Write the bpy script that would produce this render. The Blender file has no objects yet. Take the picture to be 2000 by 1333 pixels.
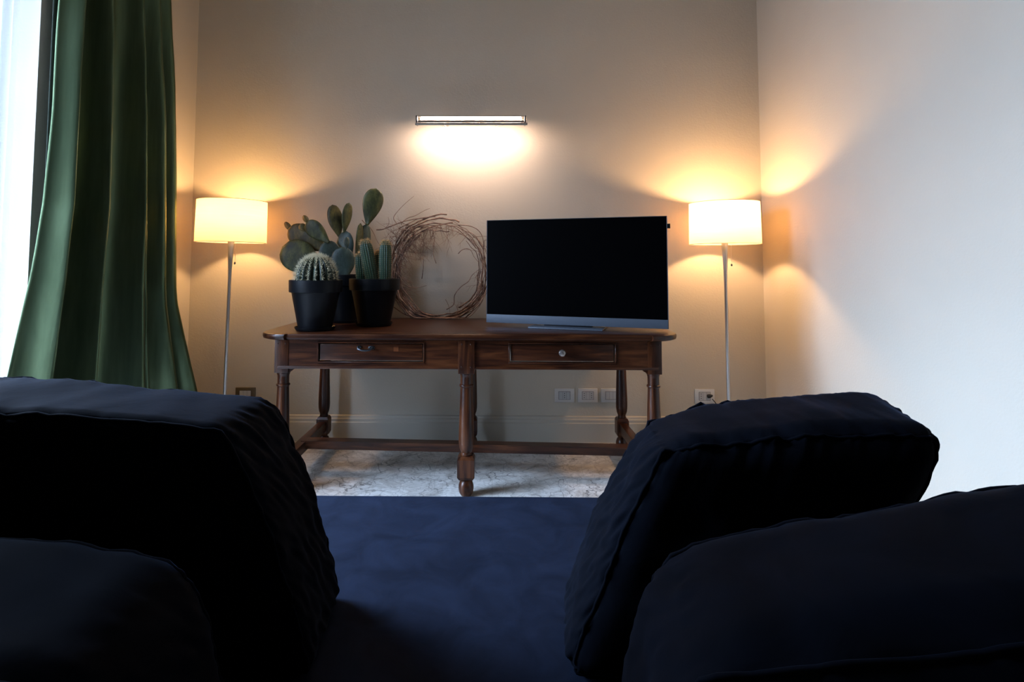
import bpy, bmesh, math, random
from mathutils import Vector, Matrix, noise
random.seed(7)
S = bpy.context.scene
C = S.collection
PI = math.pi

# ------------------------------------------------------------------ camera
EYE = 1.12
cam_d = bpy.data.cameras.new('camera')
cam = bpy.data.objects.new('camera', cam_d); C.objects.link(cam)
cam_d.sensor_width = 36; cam_d.lens = 20.0
cam_d.shift_x = 0.0245; cam_d.shift_y = -0.1055
cam_d.clip_start = 0.02
ROT = Matrix.Rotation(0.010, 3, 'Z') @ Matrix.Rotation(PI/2 + 0.0572, 3, 'X') @ Matrix.Rotation(0.0026, 3, 'Z')
cam.location = (0, 0, EYE)
cam.rotation_euler = ROT.to_euler()
S.camera = cam
def W(px, py, Y):                      # photo pixel + real distance into the room -> point in the room
    f = 20.0/36*2000
    v = ROT @ Vector(((px-1000)/f + 0.0245*2000/f, -(py-666.5)/f - 0.1055*2000/f, -1))
    return Vector((0, 0, EYE)) + v * (Y / v.y)

# ------------------------------------------------------------------ world, light, exposure
w = bpy.data.worlds.new('sky'); S.world = w; w.use_nodes = True
bg = w.node_tree.nodes['Background']
bg.inputs[1].default_value = 1.0
def sky_gradient():                    # dim street below the horizon, brighter sky higher up
    nt = w.node_tree; tc = nt.nodes.new('ShaderNodeTexCoord'); sp = nt.nodes.new('ShaderNodeSeparateXYZ'); mr = nt.nodes.new('ShaderNodeMapRange')
    vm = nt.nodes.new('ShaderNodeVectorMath'); vm.operation = 'SCALE'; vm.inputs[0].default_value = (.53, .715, 1.02)
    mr.inputs['From Min'].default_value = -.12; mr.inputs['From Max'].default_value = .42
    mr.inputs['To Min'].default_value = 20.0; mr.inputs['To Max'].default_value = 128.0
    nt.links.new(tc.outputs['Generated'], sp.inputs[0]); nt.links.new(sp.outputs['Z'], mr.inputs['Value'])
    my = nt.nodes.new('ShaderNodeMapRange'); mu = nt.nodes.new('ShaderNodeMath'); mu.operation = 'MULTIPLY'
    # sky dimmed to both sides so less light reaches back wall and cushions
    my.inputs['From Min'].default_value = -.58; my.inputs['From Max'].default_value = -.06
    my.inputs['To Min'].default_value = .20; my.inputs['To Max'].default_value = 1.0
    mz = nt.nodes.new('ShaderNodeMapRange'); m2 = nt.nodes.new('ShaderNodeMath'); m2.operation = 'MULTIPLY'
    mz.inputs['From Min'].default_value = .12; mz.inputs['From Max'].default_value = .50
    mz.inputs['To Min'].default_value = 1.0; mz.inputs['To Max'].default_value = .24
    nt.links.new(sp.outputs['Y'], mz.inputs['Value']); nt.links.new(sp.outputs['Y'], my.inputs['Value'])
    nt.links.new(my.outputs[0], m2.inputs[0]); nt.links.new(mz.outputs[0], m2.inputs[1])
    nt.links.new(mr.outputs[0], mu.inputs[0]); nt.links.new(m2.outputs[0], mu.inputs[1])
    nt.links.new(mu.outputs[0], vm.inputs['Scale']); nt.links.new(vm.outputs[0], bg.inputs[0])
sky_gradient()
S.view_settings.view_transform = 'Standard'; S.view_settings.look = 'None'
S.view_settings.exposure = 0.0; S.view_settings.gamma = 1.0
S.view_settings.use_curve_mapping = False
XL, XR, YB, YN, ZC = -1.97, 1.748, 3.70, -3.2, 3.4      # room
WY0, WY1, WZ0, WZ1 = 1.25, 2.40, 0.06, 2.75              # window opening in the left wall
pl = bpy.data.lights.new('window_portal', 'AREA'); pl.shape = 'RECTANGLE'
pl.size = WZ1-WZ0; pl.size_y = WY1-WY0
pl.cycles.is_portal = True
po = bpy.data.objects.new('window_portal', pl); C.objects.link(po)
po.location = (XL-0.29, (WY0+WY1)/2, (WZ0+WZ1)/2); po.rotation_euler = (0, -PI/2, 0)
BULB = 720.0          # radiance of the lamp bulbs
TUBE = 315.0          # radiance of the picture light tube

# ------------------------------------------------------------------ materials
def mat(name, col=(.5,.5,.5), rough=.5, metal=0., spec=.5, emit=None, es=0., sheen=0., sheen_tint=None, coat=0.):
    m = bpy.data.materials.new(name); m.use_nodes = True
    b = m.node_tree.nodes['Principled BSDF']
    b.inputs['Base Color'].default_value = (*col, 1); b.inputs['Roughness'].default_value = rough
    b.inputs['Metallic'].default_value = metal; b.inputs['Specular IOR Level'].default_value = spec
    if sheen:
        b.inputs['Sheen Weight'].default_value = sheen; b.inputs['Sheen Roughness'].default_value = .22
        if sheen_tint: b.inputs['Sheen Tint'].default_value = (*sheen_tint, 1)
    if coat: b.inputs['Coat Weight'].default_value = coat; b.inputs['Coat Roughness'].default_value = .2
    if emit: b.inputs['Emission Color'].default_value = (*emit, 1); b.inputs['Emission Strength'].default_value = es
    return m
def nd(m, t, **kw):
    n = m.node_tree.nodes.new(t)
    for k, v in kw.items():
        if k in n.inputs.keys(): n.inputs[k].default_value = v
        else: setattr(n, k, v)
    return n
def lk(m, a, b): m.node_tree.links.new(a, b)
def coords(m, scale=(1,1,1), kind='Object'):
    tc = nd(m, 'ShaderNodeTexCoord'); mp = nd(m, 'ShaderNodeMapping'); mp.inputs['Scale'].default_value = scale
    lk(m, tc.outputs[kind], mp.inputs['Vector']); return mp.outputs['Vector']
def ramp(m, fac, stops):
    r = nd(m, 'ShaderNodeValToRGB'); e = r.color_ramp.elements
    while len(e) < len(stops): e.new(.5)
    for el, (p, c) in zip(e, stops): el.position = p; el.color = (*c, 1)
    lk(m, fac, r.inputs['Fac']); return r.outputs['Color']
def bump(m, height, strength=.2, dist=.01):
    b = nd(m, 'ShaderNodeBump'); b.inputs['Strength'].default_value = strength; b.inputs['Distance'].default_value = dist
    lk(m, height, b.inputs['Height']); lk(m, b.outputs['Normal'], m.node_tree.nodes['Principled BSDF'].inputs['Normal'])
def noisy(m, stops, scale=5, detail=4, rough=.55, mapscale=(1,1,1), bstr=0, bdist=.003, dist=0):
    v = coords(m, mapscale)
    n = nd(m, 'ShaderNodeTexNoise', Scale=scale, Detail=detail, Roughness=rough, Distortion=dist); lk(m, v, n.inputs['Vector'])
    lk(m, ramp(m, n.outputs['Fac'], stops), m.node_tree.nodes['Principled BSDF'].inputs['Base Color'])
    if bstr: bump(m, n.outputs['Fac'], bstr, bdist)
    return m
def wood(name, axis, dark=1.0):
    sc = {'x': (1.2, 14, 14), 'y': (14, 1.2, 14), 'z': (14, 14, 1.2)}[axis]
    m = mat(name, rough=.30, spec=.28)
    d = dark*.36
    return noisy(m, [(.28, (.018*d,.005*d,.002*d)), (.45, (.066*d,.018*d,.007*d)), (.58, (.15*d,.044*d,.014*d)), (.74, (.26*d,.085*d,.028*d))],
                 scale=2.6, detail=8, rough=.62, mapscale=sc, bstr=.25, bdist=.002, dist=.6)
M = {}
M['wall'] = noisy(mat('plaster', rough=.6, spec=.25), [(.35, (.43,.388,.318)), (.65, (.455,.412,.338))], scale=1.3, detail=3)
def wall_bump(m):
    v = coords(m); n = nd(m, 'ShaderNodeTexNoise', Scale=95, Detail=3, Roughness=.5); lk(m, v, n.inputs['Vector'])
    bump(m, n.outputs['Fac'], .22, .004)
wall_bump(M['wall'])
M['trim'] = mat('painted_trim', (.42,.39,.33), .45, spec=.4)
M['ceiling'] = mat('ceiling_paint', (.42,.38,.32), .8)
M['backwall'] = mat('dark_unseen_wall', (.05,.045,.04), .8)  # unseen near wall, coloured dark so little light bounces onto the cushions
M['white'] = mat('white_lacquer', (.75,.76,.77), .4)
M['woodx'] = wood('walnut_along_x', 'x'); M['woodz'] = wood('walnut_along_z', 'z'); M['woody'] = wood('walnut_along_y', 'y')
M['woodtop'] = wood('walnut_top', 'x', .85)
M['woodpatch'] = wood('walnut_repair', 'x', 1.9)
M['iron'] = mat('black_iron', (.03,.032,.036), .35, .8)
M['pewter'] = mat('pewter_knob', (.35,.30,.27), .3, .9)
M['steel'] = mat('brushed_steel', (.60,.57,.54), .34, .75)
M['chrome'] = mat('satin_chrome', (.72,.70,.68), .22, 1.0)
M['darkmetal'] = mat('dark_end_cap', (.06,.06,.065), .4, .6)
M['pot'] = mat('black_plastic_pot', (.0035,.0037,.0048), .42, spec=.16)
M['soil'] = noisy(mat('soil', rough=.95), [(.3,(.01,.007,.005)),(.7,(.05,.035,.022))], 40, bstr=.8, bdist=.01)
M['screen'] = mat('black_screen', (.0006,.0006,.0008), .35, spec=.03)
M['tvgrey'] = mat('silver_bezel', (.060,.072,.092), .5, .2)
M['tvback'] = mat('black_casing', (.008,.008,.009), .5)
M['plate'] = mat('brushed_aluminium_plate', (.55,.54,.52), .42, .35)
M['plate_dark'] = mat('bronze_plate', (.12,.09,.05), .42, .5)
M['insert'] = mat('grey_insert', (.42,.42,.42), .5)
M['black'] = mat('black_rubber', (.008,.008,.008), .5)
# marble
m = mat('floor_marble', rough=.28, spec=.4); M['marble'] = m
v = coords(m)
n0 = nd(m, 'ShaderNodeTexNoise', Scale=5, Detail=4); lk(m, v, n0.inputs['Vector'])
mx = nd(m, 'ShaderNodeVectorMath', operation='MULTIPLY_ADD'); lk(m, n0.outputs['Color'], mx.inputs[0]); mx.inputs[1].default_value = (.30,.30,.30); lk(m, v, mx.inputs[2])
def vein(scale, w0, w1):
    vo = nd(m, 'ShaderNodeTexVoronoi', feature='DISTANCE_TO_EDGE', Scale=scale); lk(m, mx.outputs[0], vo.inputs['Vector'])
    return ramp(m, vo.outputs['Distance'], [(w0, (0,0,0)), (w1, (1,1,1))])
n1 = nd(m, 'ShaderNodeTexNoise', Scale=7, Detail=7, Roughness=.65, Distortion=1.2); lk(m, v, n1.inputs['Vector'])
base = ramp(m, n1.outputs['Fac'], [(.28,(.20,.175,.15)), (.42,(.40,.375,.345)), (.54,(.53,.51,.48)), (.7,(.68,.66,.63))])
a = nd(m, 'ShaderNodeMixRGB', blend_type='MULTIPLY'); lk(m, base, a.inputs[1]); lk(m, vein(10, .0, .036), a.inputs[2])
n2 = nd(m, 'ShaderNodeTexNoise', Scale=3, Detail=3); lk(m, v, n2.inputs['Vector'])
f2 = ramp(m, n2.outputs['Fac'], [(.38,(.15,.15,.15)), (.58,(.88,.88,.88))]); lk(m, f2, a.inputs[0])
b_ = nd(m, 'ShaderNodeMixRGB', blend_type='MULTIPLY'); b_.inputs[0].default_value = .35; lk(m, a.outputs[0], b_.inputs[1]); lk(m, vein(19, .0, .06), b_.inputs[2])
br = nd(m, 'ShaderNodeTexBrick', Scale=1.0); lk(m, v, br.inputs['Vector'])
br.inputs['Color1'].default_value = br.inputs['Color2'].default_value = (1,1,1,1); br.inputs['Mortar'].default_value = (.8,.78,.75,1)
br.inputs['Mortar Size'].default_value = .0018; br.inputs['Brick Width'].default_value = .62; br.inputs['Row Height'].default_value = .31
c_ = nd(m, 'ShaderNodeMixRGB', blend_type='MULTIPLY'); c_.inputs[0].default_value = 1; lk(m, b_.outputs[0], c_.inputs[1]); lk(m, br.outputs['Color'], c_.inputs[2])
lk(m, c_.outputs[0], m.node_tree.nodes['Principled BSDF'].inputs['Base Color'])
# velvet
def velvet(name, k=1.0, sh=.12):
    m = mat(name, rough=.9, spec=.03, sheen=sh, sheen_tint=(.30,.52,1.0))
    v = coords(m)
    n = nd(m, 'ShaderNodeTexNoise', Scale=9, Detail=6, Roughness=.65, Distortion=.8); lk(m, v, n.inputs['Vector'])
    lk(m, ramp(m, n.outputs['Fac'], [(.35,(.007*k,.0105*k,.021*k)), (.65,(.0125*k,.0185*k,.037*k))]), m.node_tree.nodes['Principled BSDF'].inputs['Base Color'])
    bump(m, n.outputs['Fac'], .25, .006)
    return m
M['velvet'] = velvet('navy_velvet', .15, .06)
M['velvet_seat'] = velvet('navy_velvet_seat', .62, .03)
# curtain silk
m = mat('green_silk', rough=.31, metal=.80, spec=.5, sheen=.12, sheen_tint=(.6,.8,.6)); M['silk'] = m
noisy(m, [(.3,(.064,.094,.047)), (.7,(.100,.140,.074))], scale=3, detail=5, mapscale=(9,9,.6), bstr=.06, bdist=.002)
M['lining'] = mat('grey_green_lining', (.055,.072,.052), .7, sheen=.1)
def translucent(name, col_d, col_t, fac, transp=0.):
    m = bpy.data.materials.new(name); m.use_nodes = True; nt = m.node_tree; nt.nodes.remove(nt.nodes['Principled BSDF'])
    out = nt.nodes['Material Output']
    d = nd(m, 'ShaderNodeBsdfDiffuse'); d.inputs[0].default_value = (*col_d, 1)
    t = nd(m, 'ShaderNodeBsdfTranslucent'); t.inputs[0].default_value = (*col_t, 1)
    x = nd(m, 'ShaderNodeMixShader'); x.inputs[0].default_value = fac
    lk(m, d.outputs[0], x.inputs[1]); lk(m, t.outputs[0], x.inputs[2])
    o = x.outputs[0]
    if transp:
        tr = nd(m, 'ShaderNodeBsdfTransparent'); y = nd(m, 'ShaderNodeMixShader'); y.inputs[0].default_value = transp
        lk(m, o, y.inputs[1]); lk(m, tr.outputs[0], y.inputs[2]); o = y.outputs[0]
    lk(m, o, out.inputs['Surface']); m['d'] = 1
    return m, (d, t)
M['shade'], (sd, st_) = translucent('linen_lampshade', (.75,.68,.55), (.74,.54,.32), .55)
# woven slubs in the linen
mm = M['shade']; v = coords(mm, (3,3,120)); n = nd(mm, 'ShaderNodeTexNoise', Scale=1.5, Detail=4); lk(mm, v, n.inputs['Vector'])
lk(mm, ramp(mm, n.outputs['Fac'], [(.3,(.66,.46,.26)), (.7,(.80,.58,.36))]), st_.inputs[0])
M['voile'], _ = translucent('white_voile', (.8,.82,.85), (.85,.87,.9), .6, .8)
# glass
m = bpy.data.materials.new('window_glass'); m.use_nodes = True; nt = m.node_tree; nt.nodes.remove(nt.nodes['Principled BSDF']); M['glass'] = m
g = nd(m, 'ShaderNodeBsdfGlossy'); g.inputs['Roughness'].default_value = .02; t = nd(m, 'ShaderNodeBsdfTransparent'); x = nd(m, 'ShaderNodeMixShader'); x.inputs[0].default_value = .06
lk(m, t.outputs[0], x.inputs[1]); lk(m, g.outputs[0], x.inputs[2]); lk(m, x.outputs[0], nt.nodes['Material Output'].inputs['Surface'])
M['bulb'] = mat('glowing_bulb', (1,1,1), .5, emit=(1.0,.58,.245), es=BULB)
M['bulb_bright'] = mat('glowing_bulb_brighter', (1,1,1), .5, emit=(1.0,.58,.255), es=BULB*1.45)
M['tube'] = mat('glowing_tube', (1,1,1), .5, emit=(1.0,.735,.585), es=TUBE)
M['barrel'] = noisy(mat('barrel_cactus_skin', rough=.4), [(.3,(.004,.012,.006)),(.7,(.012,.028,.013))], 14)
M['column'] = noisy(mat('column_cactus_skin', rough=.5), [(.3,(.010,.034,.014)),(.7,(.018,.050,.022))], 14)
M['spine'] = mat('pale_spines', (.62,.56,.38), .6)
M['spine_gold'] = mat('golden_hair_spines', (.52,.34,.15), .6)
def padmat(name, a, b):
    m = noisy(mat(name, rough=.45, spec=.4), [(.32,tuple(p*.75 for p in a)),(.5,tuple((p+q)/2 for p,q in zip(a,b))),(.64,tuple(q*1.25 for q in b))], 26, detail=6, rough=.65, mapscale=(1,1,.45), bstr=.3, bdist=.004)
    bs = m.node_tree.nodes['Principled BSDF'].inputs['Base Color']; src = bs.links[0].from_socket      # dark areole dots over the mottled skin
    v = coords(m); vo = nd(m, 'ShaderNodeTexVoronoi', Scale=42, Randomness=.35); lk(m, v, vo.inputs['Vector'])
    x = nd(m, 'ShaderNodeMixRGB', blend_type='MULTIPLY'); x.inputs[0].default_value = .8
    lk(m, src, x.inputs[1]); lk(m, ramp(m, vo.outputs['Distance'], [(.10,(.25,.2,.12)),(.17,(1,1,1))]), x.inputs[2]); lk(m, x.outputs[0], bs)
    return m
M['pad'] = padmat('pad_green', (.016,.021,.006), (.085,.085,.026))
M['pad_olive'] = padmat('pad_olive', (.022,.019,.004), (.105,.080,.020))
M['pad_blue'] = padmat('pad_blue_green', (.020,.034,.028), (.045,.066,.052))
M['twig'] = noisy(mat('bark_twigs', rough=.75), [(.3,(.07,.038,.028)),(.55,(.20,.115,.08)),(.75,(.38,.26,.19))], 30)

# ------------------------------------------------------------------ object helpers
def link(o, parent=None):
    C.objects.link(o)
    if parent: o.parent = parent
    return o
def obj(name, bm, m, parent=None, smooth=False, loc=(0,0,0)):
    me = bpy.data.meshes.new(name); bm.normal_update(); bm.to_mesh(me); bm.free()
    me.materials.append(m)
    if smooth:
        me.polygons.foreach_set('use_smooth', [True]*len(me.polygons))
        if smooth != 'all': me.set_sharp_from_angle(angle=math.radians(38))
    o = bpy.data.objects.new(name, me); o.location = loc
    return link(o, parent)
def thing(name, label, cat, loc=(0,0,0), group=None):
    o = bpy.data.objects.new(name, None); o.empty_display_size = .05; o.location = loc; link(o)
    o['label'] = label; o['category'] = cat
    if group: o['group'] = group
    return o
def struct(name, bm, m, parent=None, **k):
    o = obj(name, bm, m, parent, **k)
    if not parent: o['kind'] = 'structure'
    return o
def box(bm, x0, x1, y0, y1, z0, z1, bev=0, seg=2, matrix=None):
    r = bmesh.ops.create_cube(bm, size=1)
    vs = r['verts']
    for v in vs: v.co = Vector(((x0+x1)/2 + v.co.x*(x1-x0), (y0+y1)/2 + v.co.y*(y1-y0), (z0+z1)/2 + v.co.z*(z1-z0)))
    if bev:
        es = list({e for v in vs for e in v.link_edges})
        r = bmesh.ops.bevel(bm, geom=es, offset=bev, segments=seg, profile=.6, affect='EDGES')
        vs = list({v for f in r['faces'] for v in f.verts} | {v for v in vs if v.is_valid})
    if matrix: bmesh.ops.transform(bm, matrix=matrix, verts=vs)
    return bm
def B(): return bmesh.new()
def lathe(bm, prof, seg=32, c=(0,0,0), mod=None, cap=True):
    rings = []
    for k, (r, z) in enumerate(prof):
        ring = []
        for i in range(seg):
            a = 2*PI*i/seg; rr = r*(mod(a, k) if mod else 1)
            ring.append(bm.verts.new((c[0]+rr*math.cos(a), c[1]+rr*math.sin(a), c[2]+z)))
        rings.append(ring)
    for p, q in zip(rings, rings[1:]):
        for i in range(seg): bm.faces.new((p[i], p[(i+1)%seg], q[(i+1)%seg], q[i]))
    if cap:
        if prof[0][0] > 1e-4: bm.faces.new(rings[0][::-1])
        if prof[-1][0] > 1e-4: bm.faces.new(rings[-1])
    return bm
def tube(bm, pts, r, seg=6, closed=False, cap=True):
    pts = [Vector(p) for p in pts]; n = len(pts)
    rad = r if callable(r) else (lambda t: r)
    up = None; rings = []
    for i, p in enumerate(pts):
        if closed: d = pts[(i+1)%n]-pts[i-1]
        else: d = pts[min(i+1,n-1)]-pts[max(i-1,0)]
        d = d.normalized() if d.length > 1e-9 else Vector((0,0,1))
        if up is None: up = d.orthogonal().normalized()
        up = (up - d*up.dot(d)); up = up.normalized() if up.length > 1e-6 else d.orthogonal().normalized()
        s = d.cross(up); rr = rad(i/max(1,n-1))
        rings.append([bm.verts.new(p + (up*math.cos(2*PI*k/seg)+s*math.sin(2*PI*k/seg))*rr) for k in range(seg)])
    R = range(n if closed else n-1)
    for i in R:
        a, b = rings[i], rings[(i+1)%n]
        for k in range(seg): bm.faces.new((a[k], a[(k+1)%seg], b[(k+1)%seg], b[k]))
    if cap and not closed: bm.faces.new(rings[0][::-1]); bm.faces.new(rings[-1])
    return bm
def prism(bm, pts, z0, z1):
    a = [bm.verts.new((x, y, z0)) for x, y in pts]; b = [bm.verts.new((x, y, z1)) for x, y in pts]
    bm.faces.new(a[::-1]); bm.faces.new(b); n = len(pts)
    for i in range(n): bm.faces.new((a[i], a[(i+1)%n], b[(i+1)%n], b[i]))
    return bm
def cone(bm, p, q, r, seg=3):
    d = (q-p).normalized(); u = d.orthogonal().normalized(); s = d.cross(u)
    ring = [bm.verts.new(p+(u*math.cos(2*PI*k/seg)+s*math.sin(2*PI*k/seg))*r) for k in range(seg)]
    t = bm.verts.new(q)
    for k in range(seg): bm.faces.new((ring[k], ring[(k+1)%seg], t))
    return bm
def copy_tree(o, parent=None):
    c = o.copy(); C.objects.link(c); c.parent = parent
    for ch in list(o.children): copy_tree(ch, c)
    return c

# ------------------------------------------------------------------ setting
TH = .28
struct('floor', box(B(), XL-TH, XR+TH, YN-.2, YB+.2, -.12, 0), M['marble'])
struct('ceiling', box(B(), XL-TH, XR+TH, YN-.2, YB+.2, ZC, ZC+.15), M['ceiling'])
struct('wall_back', box(B(), XL-TH, XR+TH, YB, YB+.2, 0, ZC), M['wall'])
struct('wall_right', box(B(), XR, XR+TH, YN, YB, 0, ZC), M['wall'])
struct('wall_near', box(B(), XL-TH, XR+TH, YN-.2, YN, 0, ZC), M['backwall'])
b = B()
box(b, XL-TH, XL, YN, WY0, 0, ZC); box(b, XL-TH, XL, WY1, YB, 0, ZC)
box(b, XL-TH, XL, WY0, WY1, WZ1, ZC); box(b, XL-TH, XL, WY0, WY1, 0, WZ0)
struct('wall_left', b, M['wall'])
def baseboard(name, axis):
    prof = [(0,0), (.020,0), (.020,.118), (.016,.124), (.016,.140), (.011,.147), (.009,.158), (.004,.163), (0,.163)]
    b = B(); rows = []
    spans = {'back': [((XL,YB),(XR,YB),(0,-1))], 'right': [((XR,YB),(XR,YN),(-1,0))], 'left': [((XL,WY1+.02),(XL,YB),(1,0)), ((XL,YN),(XL,WY0-.02),(1,0))]}[axis]
    for (p, q, n) in spans:
        A_ = [b.verts.new((p[0]+n[0]*d, p[1]+n[1]*d, z)) for d, z in prof]; Q = [b.verts.new((q[0]+n[0]*d, q[1]+n[1]*d, z)) for d, z in prof]
        k = len(prof)
        for i in range(k): b.faces.new((A_[i], A_[(i+1)%k], Q[(i+1)%k], Q[i]))
        b.faces.new(A_[::-1]); b.faces.new(Q)
    bmesh.ops.recalc_face_normals(b, faces=b.faces)
    return struct(name, b, M['trim'])
baseboard('baseboard_back', 'back'); baseboard('baseboard_right', 'right'); baseboard('baseboard_left', 'left')
# tall window
xw = XL-.20
b = B()
fw = .045
box(b, xw-.03, xw+.03, WY0, WY0+fw, WZ0, WZ1); box(b, xw-.03, xw+.03, WY1-fw, WY1, WZ0, WZ1)
box(b, xw-.03, xw+.03, WY0+fw, WY1-fw, WZ1-fw, WZ1); box(b, xw-.03, xw+.03, WY0+fw, WY1-fw, WZ0, WZ0+fw)
wf = struct('window_1', b, M['white'])
ym = (WY0+WY1)/2
for y0, y1 in ((WY0+fw, ym), (ym, WY1-fw)):
    b = B(); s = .05
    box(b, xw-.02, xw+.02, y0, y0+s, WZ0+fw, WZ1-fw); box(b, xw-.02, xw+.02, y1-s, y1, WZ0+fw, WZ1-fw)
    box(b, xw-.02, xw+.02, y0+s, y1-s, WZ1-fw-s, WZ1-fw); box(b, xw-.02, xw+.02, y0+s, y1-s, WZ0+fw, WZ0+fw+s)
    cs = obj('casement', b, M['white'], wf)
    obj('pane', box(B(), xw-.003, xw+.003, y0+s, y1-s, WZ0+fw+s, WZ1-fw-s), M['glass'], cs)

# ------------------------------------------------------------------ curtain (green silk) and voile
def interp(t, keys):
    if t <= keys[0][0]: return keys[0][1]
    for (a, va), (b, vb) in zip(keys, keys[1:]):
        if t <= b:
            f = (t-a)/(b-a); return va+(vb-va)*f
    return keys[-1][1]
cur = thing('curtain', 'long dark green silk curtain gathered beside the bright window at the left', 'curtain', (XL+.12, 2.75, .01))
def curtain_mesh():
    b = B(); NU, NV = 150, 90; ztop = 3.16
    grid = []
    for j in range(NV+1):
        t = j/NV; z = .012 + (ztop-.012)*t
        yl = interp(z, [(0,2.10),(.69,2.25),(.85,2.28),(1.06,2.32),(1.39,2.37),(1.84,2.39),(2.29,2.41),(3.2,2.46)])
        yr = interp(z, [(0,3.46),(.4,3.43),(1.0,3.32),(1.9,3.28),(3.2,3.12)])
        row = []
        for i in range(NU+1):
            u = i/NU
            A = interp(z, [(0, 1.25), (.7, 1.0), (2.2, .72), (3.2, .5)])
            uu = u + .008*math.sin(z*1.1 + u*7) + .02*noise.noise(Vector((u*2, z*.35, 3)))
            # hand placed folds: (centre, width, height)
            d = 0
            for c, wd, h in ((.070,.038,.135), (.24,.040,.18), (.37,.025,.06), (.53,.045,.17), (.68,.026,.08), (.80,.036,.13), (.95,.036,.11)):
                c2 = c + .03*math.sin(c*31)*(1.6-z)*.4
                d = max(d, h*math.exp(-((uu-c2)/wd)**2*.9)) if False else d + h*math.exp(-((uu-c2)/wd)**2)
            d *= A
            d += .006*noise.noise(Vector((u*14, z*2.2, 1.3)))
            d += .006*noise.noise(Vector((u*6, z*4, 8.3)))*interp(z, [(0,1.),(.8,.2),(2.,.5),(2.3,1.3)])
            flare = interp(z, [(0, .16), (.45, .08), (.9, .0)])*max(0, u-.7)/.3
            x = XL + .055 + d + flare
            y = yl + (yr-yl)*u + .012*math.sin(uu*40)*A
            row.append(b.verts.new((x-cur.location.x, y-cur.location.y, z-cur.location.z)))
        grid.append(row)
    for j in range(NV):
        for i in range(NU): b.faces.new((grid[j][i], grid[j][i+1], grid[j+1][i+1], grid[j+1][i]))
    return b
o = obj('curtain_panel', curtain_mesh(), M['silk'], cur, smooth='all')
sm = o.modifiers.new('thick', 'SOLIDIFY'); sm.thickness = .003
def flat_drape(x, y0, y1, z0, z1, amp, freq, org, n=60):
    b = B(); g = []
    for j in range(14):
        z = z0+(z1-z0)*j/13
        g.append([b.verts.new((x+amp*math.sin(freq*2*PI*i/n + .3*math.sin(z))-org[0], y0+(y1-y0)*i/n-org[1], z-org[2])) for i in range(n+1)])
    for j in range(13):
        for i in range(n): b.faces.new((g[j][i], g[j][i+1], g[j+1][i+1], g[j+1][i]))
    return b
o = obj('lining', flat_drape(XL+.035, 2.42, 3.0, .02, 3.16, .010, 3, cur.location), M['lining'], cur, smooth='all')
sm = o.modifiers.new('thick', 'SOLIDIFY'); sm.thickness = .002
vo = obj('voile_curtain', flat_drape(XL-.08, WY1-.24, WY1-.02, WZ0+.03, WZ1-.03, .010, 4, (XL-.08, WY1-.13, WZ0+.03)), M['voile'], smooth='all', loc=(XL-.08, WY1-.13, WZ0+.03))
vo['label'] = 'narrow sheer white curtain bunched inside the bright window opening'; vo['category'] = 'curtain'
rod = thing('curtain_rod', 'slim metal curtain rod above the left window', 'curtain rod', (XL+.11, 2.2, 3.18))
b = B(); tube(b, [(0,-1.2,0), (0,.95,0)], .013, 12); obj('rod', b, M['steel'], rod, smooth=True)
for yy in (-1.1, .85):
    b = B(); tube(b, [(0,yy,0), (-.11,yy,0)], .008, 8); box(b, -.112, -.105, yy-.02, yy+.02, -.03, .03); obj('bracket', b, M['steel'], rod, smooth=True)

# ------------------------------------------------------------------ table
TX0, TX1, TY0, TY1, TZ = -1.160, .925, 2.765, 3.655, .786
LX = (-1.034, -.127, .792); LYF, LYB = 2.842, 3.545      # leg centres
tab = thing('wooden_table', 'long dark walnut table with turned legs and two drawers against the wall', 'table', (-.12, 3.2, 0))
T0 = tab.location
def tm(name, bm, m, parent=tab, smooth=False):
    bmesh.ops.translate(bm, verts=bm.verts, vec=-T0); return obj(name, bm, m, parent, smooth)
def top_outline(g=0):
    R = .15; st = .014; pts = []
    x0, x1, y0, y1 = TX0+g, TX1-g, TY0+g, TY1-g
    for cx, cy, a0, sx, sy in ((x0+R, y0+R, PI, 1, 1), (x1-R, y0+R, 1.5*PI, 1, 1), (x1-R, y1-R, 0, 1, 1), (x0+R, y1-R, .5*PI, 1, 1)):
        ring = [(cx+R*math.cos(a0+k*PI/24), cy+R*math.sin(a0+k*PI/24)) for k in range(13)]
        pts += ring
    # little shoulder steps where the round ears meet the straight long edges
    out = []
    n = len(pts)
    for i, p in enumerate(pts):
        out.append(p)
        q = pts[(i+1) % n]
        if abs(p[1]-q[1]) < 1e-6 and abs(p[0]-q[0]) > .5:
            s = 1 if q[0] > p[0] else -1; inn = st if p[1] < 3.2 else -st
            out += [(p[0]+s*.004, p[1]+inn), (q[0]-s*.004, q[1]+inn)]
    return out
b = B()
lay = [(.010, TZ-.030), (.002, TZ-.026), (0, TZ-.018), (0, TZ-.008), (.003, TZ-.002), (.008, TZ)]
rings = [[b.verts.new((x, y, z)) for x, y in top_outline(g)] for g, z in lay]
for p, q in zip(rings, rings[1:]):
    n = len(p)
    for i in range(n): b.faces.new((p[i], p[(i+1)%n], q[(i+1)%n], q[i]))
b.faces.new(rings[0][::-1]); b.faces.new(rings[-1])
tm('tabletop', b, M['woodtop'], smooth=True)
AZ0, AZ1 = .615, TZ-.030
YA = 2.812                                             # apron front face
DRW = ((-.852, -.338, 'l'), (.085, .598, 'r'))
DZ0, DZ1 = .648, .738
b = B()
edges = [LX[0]-.02] + [v for d in DRW for v in (d[0], d[1])] + [LX[2]+.02]
for i in range(0, 6, 2): box(b, edges[i], edges[i+1], YA, YA+.028, AZ0+.010, AZ1)
for d in DRW: box(b, d[0], d[1], YA, YA+.028, AZ0+.010, DZ0); box(b, d[0], d[1], YA, YA+.028, DZ1, AZ1)
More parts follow.
